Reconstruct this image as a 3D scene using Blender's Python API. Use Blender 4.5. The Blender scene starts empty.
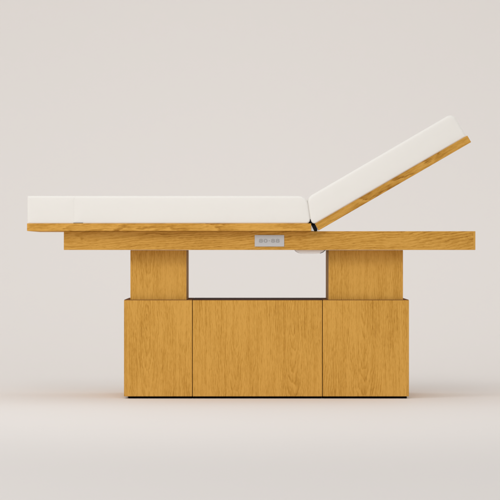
import bpy, bmesh, math
from mathutils import Vector

scene = bpy.context.scene
C = scene.collection
R = math.radians

# ---------------------------------------------------------------- measures
S = 0.0045            # metres per photograph pixel at the front of the base
D = 13.0              # camera to the front of the base (plane Y = 0)
GROUND = 398.6        # photograph row where the base stands on the floor
CAM_Z = (GROUND - 250.0) * S


def W(px, py, Y):
    """photograph pixel at the depth Y -> world point"""
    k = S * (D + Y) / D
    return Vector(((px - 250.0) * k, Y, CAM_Z - (py - 250.0) * k))


# ---------------------------------------------------------------- camera
cam = bpy.data.objects.new('camera', bpy.data.cameras.new('camera'))
C.objects.link(cam)
cam.location = (0, -D, CAM_Z)
cam.rotation_euler = (R(90), 0, 0)
cam.data.sensor_width = 36
cam.data.lens = 36 * D / (500 * S)
cam.data.clip_end = 200
scene.camera = cam

# ---------------------------------------------------------------- world and lamps
world = bpy.data.worlds.new('World')
scene.world = world
world.use_nodes = True
bg = world.node_tree.nodes['Background']
bg.inputs[0].default_value = (0.995, 0.985, 0.985, 1)
bg.inputs[1].default_value = 0.75

scene.view_settings.view_transform = 'Standard'
scene.view_settings.look = 'None'
scene.view_settings.exposure = 0.0
scene.view_settings.gamma = 1.0


def area(name, loc, target, size, power, color=(1, 1, 1)):
    d = bpy.data.lights.new(name, 'AREA')
    d.shape = 'SQUARE'
    d.size = size
    d.energy = power
    d.color = color
    o = bpy.data.objects.new(name, d)
    C.objects.link(o)
    o.location = loc
    o.rotation_euler = (Vector(target) - Vector(loc)).to_track_quat('-Z', 'Y').to_euler()
    return o


area('softbox_key', (-8.0, -6.8, 6.8), (-0.5, 0.3, 0.2), 3.8, 175, (1, 0.985, 0.97))
area('softbox_front', (-4.5, -9.0, 4.5), (0, 0, 0.6), 2.5, 57, (1, 0.985, 0.97))
area('fill_back_left', (-4.5, 1.5, 4.0), (0, 5.0, 0.8), 2.0, 11, (1, 0.97, 0.93))  # unseen fill added to lift the backdrop from the left
area('fill_back_right', (4.5, 1.5, 4.0), (0, 5.0, 0.8), 2.0, 20, (1, 0.97, 0.93))  # its added counterpart on the right, also unseen
lamp = area('fill_sweep', (0.0, 2.4, 5.2), (0, 3.4, 0), 2.4, 3.2, (1, 0.985, 0.98))  # added fill that brightens the bend between floor and backdrop
lamp.data.spread = R(95)
lamp = area('fill_back', (0.0, 0.8, 4.3), (0, 5.6, 0.9), 1.4, 1.6, (1, 0.98, 0.95))  # added out of view to brighten the middle of the backdrop
lamp.data.spread = R(80)
lamp = area('fill_floor', (0.0, -5.0, 4.5), (0, -0.2, 0), 2.0, 7.6, (1, 0.99, 0.985))  # invented fill, evens out the floor in front of the base
lamp.data.spread = R(60)
lamp = area('fill_floor_left', (-3.5, -2.0, 4.0), (-1.2, -0.5, 0), 1.5, 2.6, (1, 0.99, 0.985))  # another added fill, lifts the floor at the left end
lamp.data.spread = R(70)

# ---------------------------------------------------------------- materials


def new_mat(name):
    m = bpy.data.materials.new(name)
    m.use_nodes = True
    nt = m.node_tree
    return m, nt, nt.nodes['Principled BSDF']


def node(nt, kind, **kw):
    n = nt.nodes.new(kind)
    for k, v in kw.items():
        setattr(n, k, v)
    return n


def plain(name, col, rough=0.5, metal=0.0, bump=None, spec=0.4, sag=None):
    m, nt, b = new_mat(name)
    b.inputs['Base Color'].default_value = (*col, 1)
    b.inputs['Roughness'].default_value = rough
    b.inputs['Metallic'].default_value = metal
    b.inputs['Specular IOR Level'].default_value = spec
    if bump:
        scale, strength, dist = bump
        tc = node(nt, 'ShaderNodeTexCoord')
        nz = node(nt, 'ShaderNodeTexNoise')
        nz.inputs['Scale'].default_value = scale
        nz.inputs['Detail'].default_value = 4
        bp = node(nt, 'ShaderNodeBump')
        bp.inputs['Strength'].default_value = strength
        bp.inputs['Distance'].default_value = dist
        nt.links.new(tc.outputs['Object'], nz.inputs['Vector'])
        nt.links.new(nz.outputs['Fac'], bp.inputs['Height'])
        nt.links.new(bp.outputs['Normal'], b.inputs['Normal'])
        if sag:                                   # slow unevenness of a stretched cover
            n2 = node(nt, 'ShaderNodeTexNoise')
            n2.inputs['Scale'].default_value = sag[0]
            n2.inputs['Detail'].default_value = 2
            b2 = node(nt, 'ShaderNodeBump')
            b2.inputs['Strength'].default_value = sag[1]
            b2.inputs['Distance'].default_value = sag[2]
            nt.links.new(tc.outputs['Object'], n2.inputs['Vector'])
            nt.links.new(n2.outputs['Fac'], b2.inputs['Height'])
            nt.links.new(b2.outputs['Normal'], bp.inputs['Normal'])
    return m


def math_node(nt, op, a, b=None):
    n = node(nt, 'ShaderNodeMath', operation=op)
    for i, v in enumerate((a, b)):
        if v is None:
            continue
        if isinstance(v, (int, float)):
            n.inputs[i].default_value = v
        else:
            nt.links.new(v, n.inputs[i])
    return n.outputs[0]


def oak(name, grain='Z', heart=(0, 0, 0), tilt=0.07, freq=55.0, wobble=0.012,
        seed=0.0, angle=0.0, tone=0.965, leaf=0.13, contrast=0.50, worm=2.2):
    """Flat sawn oak. The annual rings are cylinders round a pith line that runs
    along the grain, slightly tilted to the face, so that the cut shows nested
    V shapes; fine fibres and pores run along the grain."""
    m, nt, b = new_mat(name)
    L = nt.links.new
    tc = node(nt, 'ShaderNodeTexCoord')
    mp0 = node(nt, 'ShaderNodeMapping', vector_type='POINT')      # move the pith
    mp0.inputs['Location'].default_value = (-heart[0], -heart[1], -heart[2])
    L(tc.outputs['Object'], mp0.inputs['Vector'])
    mp = node(nt, 'ShaderNodeMapping', vector_type='POINT')       # grain to local Z
    if grain == 'X':
        mp.inputs['Rotation'].default_value = (0, R(-90) + angle, 0)
    L(mp0.outputs[0], mp.inputs['Vector'])
    v = mp.outputs[0]
    # slow wander of the fibres
    st = node(nt, 'ShaderNodeMapping')
    st.inputs['Scale'].default_value = (5, 5, 2.2)
    st.inputs['Location'].default_value = (seed, seed * 1.7, seed * 2.3)
    L(v, st.inputs['Vector'])
    wn = node(nt, 'ShaderNodeTexNoise')
    wn.inputs['Scale'].default_value = 1.0
    wn.inputs['Detail'].default_value = 3.0
    L(st.outputs[0], wn.inputs['Vector'])
    sub = node(nt, 'ShaderNodeVectorMath', operation='SUBTRACT')
    L(wn.outputs['Color'], sub.inputs[0])
    sub.inputs[1].default_value = (0.5, 0.5, 0.5)
    scl = node(nt, 'ShaderNodeVectorMath', operation='MULTIPLY')
    L(sub.outputs[0], scl.inputs[0])
    scl.inputs[1].default_value = (wobble * 2, wobble * 2, 0)
    add = node(nt, 'ShaderNodeVectorMath', operation='ADD')
    L(v, add.inputs[0])
    L(scl.outputs[0], add.inputs[1])
    sp = node(nt, 'ShaderNodeSeparateXYZ')
    L(add.outputs[0], sp.inputs[0])
    wrap = node(nt, 'ShaderNodeMath', operation='WRAP')          # veneer leaves side by side
    L(sp.outputs['X'], wrap.inputs[0])
    wrap.inputs[1].default_value = leaf
    wrap.inputs[2].default_value = -leaf
    xx = wrap.outputs[0]
    yy = math_node(nt, 'ADD', sp.outputs['Y'], math_node(nt, 'MULTIPLY', sp.outputs['Z'], tilt))
    rad = math_node(nt, 'SQRT', math_node(nt, 'ADD',
                    math_node(nt, 'MULTIPLY', xx, xx),
                    math_node(nt, 'MULTIPLY', yy, yy)))
    # jagged fibre edge on the rings
    jz = node(nt, 'ShaderNodeMapping')
    jz.inputs['Scale'].default_value = (320, 320, 18)
    jz.inputs['Location'].default_value = (seed, 0, seed)
    L(v, jz.inputs['Vector'])
    jn = node(nt, 'ShaderNodeTexNoise')
    jn.inputs['Scale'].default_value = 1.0
    jn.inputs['Detail'].default_value = 2.0
    L(jz.outputs[0], jn.inputs['Vector'])
    ph = math_node(nt, 'ADD', math_node(nt, 'MULTIPLY', rad, freq),
                   math_node(nt, 'MULTIPLY', jn.outputs['Fac'], 0.7))
    # figure: the rings curl into short wandering strokes
    zm = node(nt, 'ShaderNodeMapping')
    zm.inputs['Scale'].default_value = (34, 34, 9)
    zm.inputs['Location'].default_value = (seed * 1.3, seed, seed * 0.7)
    L(v, zm.inputs['Vector'])
    zn = node(nt, 'ShaderNodeTexNoise')
    zn.inputs['Scale'].default_value = 1.0
    zn.inputs['Detail'].default_value = 2.0
    L(zm.outputs[0], zn.inputs['Vector'])
    ph = math_node(nt, 'ADD', ph, math_node(nt, 'MULTIPLY', zn.outputs['Fac'], worm))
    ring = math_node(nt, 'FRACT', ph)
    ramp = node(nt, 'ShaderNodeValToRGB')
    e = ramp.color_ramp.elements
    e[0].position, e[0].color = 0.0, (0.0, 0.0, 0.0, 1)
    e[1].position, e[1].color = 1.0, (0.0, 0.0, 0.0, 1)
    for p, c in ((0.30, 0.30), (0.62, 0.55), (0.84, 1.0), (0.93, 0.75)):
        x = ramp.color_ramp.elements.new(p)
        x.color = (c, c, c, 1)
    L(ring, ramp.inputs[0])
    # pores: short dark dashes along the grain
    pm = node(nt, 'ShaderNodeMapping')
    pm.inputs['Scale'].default_value = (520, 520, 26)
    pm.inputs['Location'].default_value = (seed * 3, seed, 0)
    L(add.outputs[0], pm.inputs['Vector'])
    pn = node(nt, 'ShaderNodeTexNoise')
    pn.inputs['Scale'].default_value = 1.0
    pn.inputs['Detail'].default_value = 3.0
    pn.inputs['Roughness'].default_value = 0.6
    L(pm.outputs[0], pn.inputs['Vector'])
    pr = node(nt, 'ShaderNodeMapRange')
    pr.inputs['From Min'].default_value = 0.50
    pr.inputs['From Max'].default_value = 0.72
    L(pn.outputs['Fac'], pr.inputs['Value'])
    # ray flecks: short pale strokes
    km = node(nt, 'ShaderNodeMapping')
    km.inputs['Scale'].default_value = (230, 230, 42)
    km.inputs['Location'].default_value = (seed * 2.1, seed, seed * 1.9)
    L(add.outputs[0], km.inputs['Vector'])
    kn = node(nt, 'ShaderNodeTexNoise')
    kn.inputs['Scale'].default_value = 1.0
    kn.inputs['Detail'].default_value = 3.0
    kn.inputs['Distortion'].default_value = 0.6
    L(km.outputs[0], kn.inputs['Vector'])
    # long fibres, broad tone
    fm = node(nt, 'ShaderNodeMapping')
    fm.inputs['Scale'].default_value = (110, 110, 3.2)
    fm.inputs['Location'].default_value = (seed, seed * 5, seed)
    L(add.outputs[0], fm.inputs['Vector'])
    fn = node(nt, 'ShaderNodeTexNoise')
    fn.inputs['Scale'].default_value = 1.0
    fn.inputs['Detail'].default_value = 4.0
    L(fm.outputs[0], fn.inputs['Vector'])
    bm_ = node(nt, 'ShaderNodeMapping')
    bm_.inputs['Scale'].default_value = (14, 14, 1.6)
    bm_.inputs['Location'].default_value = (seed * 2, 0, seed * 4)
    L(add.outputs[0], bm_.inputs['Vector'])
    bn = node(nt, 'ShaderNodeTexNoise')
    bn.inputs['Scale'].default_value = 1.0
    bn.inputs['Detail'].default_value = 2.0
    L(bm_.outputs[0], bn.inputs['Vector'])

    def centred(sock, k):
        return math_node(nt, 'MULTIPLY', math_node(nt, 'SUBTRACT', sock, 0.5), k)
    fade = node(nt, 'ShaderNodeMapRange')                        # rings come and go
    fade.inputs['From Min'].default_value = 0.35
    fade.inputs['From Max'].default_value = 0.65
    fade.inputs['To Min'].default_value = 0.10
    fade.inputs['To Max'].default_value = contrast
    L(wn.outputs['Fac'], fade.inputs['Value'])
    dark = math_node(nt, 'ADD', math_node(nt, 'MULTIPLY', ramp.outputs[0], fade.outputs[0]),
                     math_node(nt, 'MULTIPLY', pr.outputs[0], 0.34))
    dark = math_node(nt, 'ADD', dark, centred(fn.outputs['Fac'], 0.85))
    dark = math_node(nt, 'ADD', dark, centred(kn.outputs['Fac'], 0.88))
    dark = math_node(nt, 'ADD', dark, centred(bn.outputs['Fac'], 0.40))
    col = node(nt, 'ShaderNodeValToRGB')
    col.color_ramp.elements[0].position = -0.0
    col.color_ramp.elements[0].color = (0.69 * tone, 0.372 * tone, 0.080 * tone, 1)
    col.color_ramp.elements[1].position = 1.0
    col.color_ramp.elements[1].color = (0.27 * tone, 0.100 * tone, 0.010 * tone, 1)
    x = col.color_ramp.elements.new(0.42)
    x.color = (0.55 * tone, 0.276 * tone, 0.046 * tone, 1)
    L(dark, col.inputs[0])
    L(col.outputs[0], b.inputs['Base Color'])
    b.inputs['Roughness'].default_value = 0.6
    b.inputs['Specular IOR Level'].default_value = 0.07
    bp = node(nt, 'ShaderNodeBump')
    bp.inputs['Strength'].default_value = 0.14
    bp.inputs['Distance'].default_value = 0.0006
    bp.invert = True
    L(dark, bp.inputs['Height'])
    L(bp.outputs[0], b.inputs['Normal'])
    return m


M_sweep = plain('painted_sweep', (0.797, 0.764, 0.734), 0.75)
M_vinyl = plain('cream_leatherette', (0.82, 0.80, 0.755), 0.55, bump=(420, 0.12, 0.0006), sag=(9.0, 0.35, 0.006))
M_black = plain('black_plastic', (0.004, 0.004, 0.005), 0.6, spec=0.1)
M_recess = plain('black_plinth', (0.003, 0.003, 0.003), 0.8, spec=0.05)
M_shade_top = plain('box_top_shade_brown', (0.20, 0.095, 0.03), 0.7, spec=0.05)  # shade on the side box tops, put into the colour
M_deep_shade_top = plain('box_top_deep_shade_brown', (0.085, 0.036, 0.02), 0.7, spec=0.05)  # deeper painted shade for the middle box top
M_steel = plain('satin_plate', (0.52, 0.515, 0.515), 0.5, 0.0, bump=(900, 0.05, 0.0003))
M_mark = plain('grey_print', (0.34, 0.335, 0.33), 0.6)
M_hinge = plain('pale_metal', (0.75, 0.74, 0.73), 0.35, 0.3)
M_motor = plain('white_plastic', (0.84, 0.80, 0.77), 0.45)

# ---------------------------------------------------------------- mesh helpers


def link(name, bm, mat, parent=None, smooth=False, origin=Vector((0, 0, 0))):
    bmesh.ops.recalc_face_normals(bm, faces=bm.faces)
    if origin.length:
        bmesh.ops.translate(bm, vec=-origin, verts=bm.verts)
    me = bpy.data.meshes.new(name)
    bm.to_mesh(me)
    bm.free()
    if smooth:
        me.shade_smooth()
    me.materials.append(mat)
    o = bpy.data.objects.new(name, me)
    C.objects.link(o)
    if parent:
        o.parent = parent
    return o


def prism(pts, y0, y1, bevel=0.0, seg=2):
    """extrude a profile given in world x,z from depth y0 to y1"""
    bm = bmesh.new()
    a = [bm.verts.new((x, y0, z)) for x, z in pts]
    c = [bm.verts.new((x, y1, z)) for x, z in pts]
    bm.faces.new(a)
    bm.faces.new(c[::-1])
    n = len(pts)
    for i in range(n):
        j = (i + 1) % n
        bm.faces.new((a[i], c[i], c[j], a[j]))
    bmesh.ops.recalc_face_normals(bm, faces=bm.faces)
    if bevel:
        bmesh.ops.bevel(bm, geom=list(bm.edges), offset=bevel, segments=seg,
                        profile=0.5, affect='EDGES', clamp_overlap=True)
    return bm


def px_prism(pp, y0, y1, bevel=0.0, seg=2):
    pts = []
    for px, py in pp:
        w = W(px, py, y0)
        pts.append((w.x, w.z))
    return prism(pts, y0, y1, bevel, seg)


def px_box(x0, y0, x1, y1, Y0, Y1, bevel=0.0012):
    return px_prism([(x0, y1), (x1, y1), (x1, y0), (x0, y0)], Y0, Y1, bevel)


def rounded(corners, d=0.0, seg=8):
    """polygon (world x, z, corner radius) inset by d, its corners rounded by radius - d"""
    n = len(corners)
    P = [Vector(c[:2]) for c in corners]
    area2 = sum(P[i].x * P[(i + 1) % n].y - P[(i + 1) % n].x * P[i].y for i in range(n))
    sg = 1 if area2 > 0 else -1
    out = []
    for i in range(n):
        e0 = (P[i] - P[i - 1]).normalized()
        e1 = (P[(i + 1) % n] - P[i]).normalized()
        n0, n1 = Vector((-e0.y, e0.x)) * sg, Vector((-e1.y, e1.x)) * sg
        h = (n0 + n1) / (1 + n0.dot(n1))
        r = max(corners[i][2] - d, 0.0004)
        ctr = P[i] + h * (d + r)
        a0 = math.atan2(-n0.y, -n0.x)
        a1 = math.atan2(-n1.y, -n1.x)
        da = (a1 - a0 + math.pi) % (2 * math.pi) - math.pi
        for k in range(seg + 1):
            a = a0 + da * k / seg
            out.append(ctr + Vector((math.cos(a), math.sin(a))) * r)
    return out


def pad(pp, y0, y1, rim=0.013, seg=6, puff=0.0015):
    """upholstered block: corners in photograph pixels (x, y, radius) at y0, with
    rounded front and back rims and a slightly puffed face"""
    k = S * (D + y0) / D
    cs = [(W(p[0], p[1], y0).x, W(p[0], p[1], y0).z, p[2] * k) for p in pp]
    rows = [(rim + 0.03, y0 - puff), (rim + 0.012, y0 - puff * 0.7)]
    for q in range(seg + 1):
        a = q / seg * math.pi / 2
        rows.append((rim * (1 - math.sin(a)), y0 + rim * (1 - math.cos(a))))
    rows += [(d, y0 + y1 - y) for d, y in rows[::-1]]
    bm = bmesh.new()
    loops = [[bm.verts.new((p.x, y, p.y)) for p in rounded(cs, d)] for d, y in rows]
    n = len(loops[0])
    for A, B in zip(loops, loops[1:]):
        for i in range(n):
            j = (i + 1) % n
            bm.faces.new((A[i], A[j], B[j], B[i]))
    bm.faces.new(loops[0])
    bm.faces.new(loops[-1][::-1])
    return bm


# ---------------------------------------------------------------- the setting
XW = 14.0
FLAT = 2.2
bm = bmesh.new()
v = [bm.verts.new(p) for p in ((-XW, -17, 0), (XW, -17, 0), (XW, FLAT, 0), (-XW, FLAT, 0))]
bm.faces.new(v)
floor = link('floor', bm, M_sweep, smooth=True)
floor['kind'] = 'structure'

bm = bmesh.new()
prev = None
rows = [(FLAT, 0.0)]
STEPS = 60
for i in range(STEPS):                       # the bend tightens and eases off gradually
    t = (i + 0.5) / STEPS
    a = R(90) * t * t * (3 - 2 * t)
    y, z = rows[-1]
    rows.append((y + 5.2 / STEPS * math.cos(a), z + 5.2 / STEPS * math.sin(a)))
rows.append((rows[-1][0], 9.0))
for y, z in rows:
    cur = [bm.verts.new((x, y, z)) for x in (-XW, XW)]
    if prev:
        bm.faces.new((prev[0], prev[1], cur[1], cur[0]))
    prev = cur
backdrop = link('backdrop', bm, M_sweep, smooth=True)
backdrop['kind'] = 'structure'

# ---------------------------------------------------------------- the massage table
base_pt = Vector((W(266.5, 0, 0).x, 0.28, 0))
table = bpy.data.objects.new('massage_table', None)
table.empty_display_size = 0.3
C.objects.link(table)
table.location = base_pt
table['label'] = 'oak massage table with cream cushions and raised backrest, standing on the pale studio floor'
table['category'] = 'massage table'


def part(name, bm, mat, parent=None, smooth=False, label=None):
    o = link(name, bm, mat, parent or table, smooth, base_pt)
    if label:
        o['label'] = label
    return o


def loc(px, py, Y):
    return W(px, py, Y) - base_pt


# base: three boxes side by side on black recessed plinths
BASE_D = 0.56
boxes = [
    (124.0, 192.1, 'left', 0.3),
    (192.75, 322.1, 'middle', 1.9),
    (322.75, 409.0, 'right', 4.1),
]
for x0, x1, which, seed in boxes:
    cx, cy = {'left': (147, 318), 'middle': (236, 322), 'right': (364, 300)}[which]
    h = loc(cx, cy, 0)
    m = oak('oak_box_' + which, 'Z', (h.x, h.y, h.z), 0.12, 125, 0.010, seed)
    box = part('base_box', px_box(x0, 300.3, x1, 396.4, 0, BASE_D, 0.0014), m)
    p0, p1 = x0 + (4.2 if which == 'left' else 0.9), x1 - (2.2 if which == 'right' else 0.9)
    part('box_top_shade', px_box(x0 + (0.3 if which != 'middle' else -0.5), 299.75, x1 - (0.3 if which != 'middle' else -0.5), 300.35, 0.004, BASE_D - 0.004, 0),  # added panel whose dark colour stands for shade under the table
         M_deep_shade_top if which == 'middle' else M_shade_top, box,
         label='top of the middle box, coloured dark for the shade under the table' if which == 'middle' else None)
    part('plinth', px_box(p0, 396.45, p1, GROUND, 0.012, BASE_D - 0.03, 0), M_recess, box)

for x0, x1, bx in ((124.05, 126.7, 'left'), (406.6, 408.95, 'right')):
    m = oak('oak_edge_' + bx, 'Z', (0, 0, 0), 0.02, 90, 0.004, 3.3, 0, 0.9)
    owner = [o for o in table.children if o.name.startswith('base_box')][0 if bx == 'left' else 2]
    part('edge_strip', px_box(x0, 300.5, x1, 396.2, -0.0006, 0.01, 0.0003), m, owner)

# telescopic columns standing in the boxes
for x0, x1, which, cx, seed in ((130.4, 186.4, 'left', 148, 7.3), (328.6, 403.0, 'right', 364, 9.7)):
    h = loc(cx, 225, 0)
    m = oak('oak_column_' + which, 'Z', (h.x, h.y + 0.028, h.z), 0.12, 125, 0.010, seed)
    part('column', px_box(x0, 250.1, x1, 301.5, 0.028, 0.515, 0.0014), m)

# rail frame carrying the beds
RAIL_Y = -0.05
h = loc(100, 236, RAIL_Y)
m = oak('oak_frame', 'X', (h.x, h.y + 0.03, h.z), 0.05, 100, 0.04, 2.7, R(5), 0.95, 0.3, 0.62, 1.2)
frame = part('frame', px_box(63.8, 231.2, 475.4, 249.95, RAIL_Y, 0.64, 0.0014), m)

m = oak('oak_frame_edge', 'Z', (0, 0, 0), 0.02, 90, 0.004, 6.1, 0, 0.88)
part('edge_strip', px_box(473.3, 231.35, 475.35, 249.8, RAIL_Y - 0.0006, RAIL_Y + 0.01, 0.0003), m, frame)

# marked metal plate on the rail
plate = part('plate', px_box(254.7, 235.0, 284.2, 246.6, RAIL_Y - 0.004, RAIL_Y + 0.002, 0.0009), M_steel, frame,
             label='grey metal plate with faint dark marks')
txt = bpy.data.curves.new('lettering', 'FONT')
txt.body = '80\u00b788'
txt.size = 0.027
txt.align_x = 'CENTER'
txt.align_y = 'CENTER'
txt.extrude = 0.0004
txt.offset = 0.0005
txt.space_character = 1.14
tmp = bpy.data.objects.new('lettering_curve', txt)
C.objects.link(tmp)
dg = bpy.context.evaluated_depsgraph_get()
me = bpy.data.meshes.new_from_object(tmp.evaluated_get(dg))
bpy.data.objects.remove(tmp)
bpy.data.curves.remove(txt)
me.name = 'lettering'
me.materials.clear()
me.materials.append(M_mark)
let = bpy.data.objects.new('lettering', me)
C.objects.link(let)
let.parent = plate
let.rotation_euler = (R(90), 0, 0)
let.scale = (1.36, 0.84, 1)
let.location = loc(269.3, 241.0, RAIL_Y - 0.0045)

# flat bed board and its cushions
BED_Y0, BED_Y1 = -0.09, 0.70
h = loc(180, 228, BED_Y0)
m = oak('oak_bed_board', 'X', (h.x, h.y + 0.05, h.z), 0.045, 75, 0.016, 5.2, R(2), 1.02, 0.3, 0.75)
bed = part('bed_board', px_box(27.0, 223.4, 311.2, 231.0, BED_Y0, BED_Y1, 0.0014), m)
CY0, CY1 = BED_Y0 + 0.004, BED_Y1 - 0.004
leg = [(27.2, 224.5, 1.3), (27.2, 195.9, 1.8), (75.9, 195.9, 0.4), (75.9, 224.5, 0.4)]
part('leg_cushion', pad(leg, CY0, CY1, 0.010), M_vinyl, bed, True)
seat = [(72.6, 224.5, 0.4), (72.6, 195.95, 0.4), (307.0, 195.95, 10.0), (311.1, 224.1, 4.4)]
part('seat_cushion', pad(seat, CY0, CY1, 0.011), M_vinyl, bed, True)
part('tab', px_box(73.4, 222.75, 83.0, 223.5, CY0 - 0.003, CY0 + 0.03, 0), plain('brown_tab', (0.16, 0.10, 0.05), 0.6), bed)
part('lining', px_prism([(304.0, 223.35), (312.6, 223.35), (312.0, 221.4), (310.2, 219.0), (309.2, 219.2), (307.0, 222.2)],
                        CY0 + 0.0045, CY1 - 0.012), M_black, bed)

# raised backrest
ca, sa = 0.8652, 0.5015


def along(u, vv, o=(314.9, 223.9)):
    return (o[0] + u * ca - vv * sa, o[1] - u * sa - vv * ca)


h = loc(390, 182, BED_Y0)
m = oak('oak_backrest_board', 'X', (h.x, h.y + 0.05, h.z), 0.045, 90, 0.014, 8.4, R(30.1), 0.9, 0.3, 0.75)
back = part('backrest_board', px_prism([along(0, 0), along(0, -7.6), along(176.2, -7.6), along(176.2, 0)],
                                       BED_Y0, BED_Y1, 0.0014), m)
top = [(311.3, 226.8, 4.4), (307.0, 197.7, 9.0), (452.5, 112.9, 6.6), (467.0, 137.0, 1.2)]
part('backrest_cushion', pad(top, CY0, CY1, 0.012), M_vinyl, back, True)
part('lining', px_prism([along(-2.4, 0.55), along(0, 0.05), along(11, 0.05), along(9, 0.9), along(2, 2.0), along(-2.4, 1.8)],
                        CY0 + 0.004, CY1 - 0.012), M_black, back)

# hinge between the two boards
hinge = part('hinge', px_prism([(311.95, 226.2), (315.2, 224.6), (317.5, 229.6), (314.2, 230.95)],
                               BED_Y0 + 0.004, BED_Y1 - 0.004, 0.0006), M_black)
part('hinge_leaf', px_prism([(311.25, 225.7), (311.55, 225.6), (314.1, 230.95), (311.25, 230.95)],
                            BED_Y0 + 0.007, BED_Y1 - 0.01), M_hinge, hinge)
part('hinge_leaf', px_prism([(314.9, 224.2), (315.2, 224.3), (318.5, 230.6), (317.5, 230.9)],
                            BED_Y0 + 0.007, BED_Y1 - 0.01), M_hinge, hinge)

# backrest motor cover hanging under the rail
cov = [(295.2, 249.9), (296.6, 251.6), (299.2, 253.0), (302.5, 253.7), (309, 253.85), (316, 253.8), (320, 253.4),
       (322.8, 252.3), (325.2, 249.9)]
mot = part('motor_cover', px_prism(cov, -0.03, 0.26, 0.001), M_motor)
part('cover_edge_shade', px_prism([(320.4, 253.5), (323.2, 252.4), (325.9, 249.9), (325.3, 249.9), (322.8, 252.1), (320.2, 253.2)],  # black strip painting the shadow side of the cover
                            -0.032, 0.262), M_black, mot)
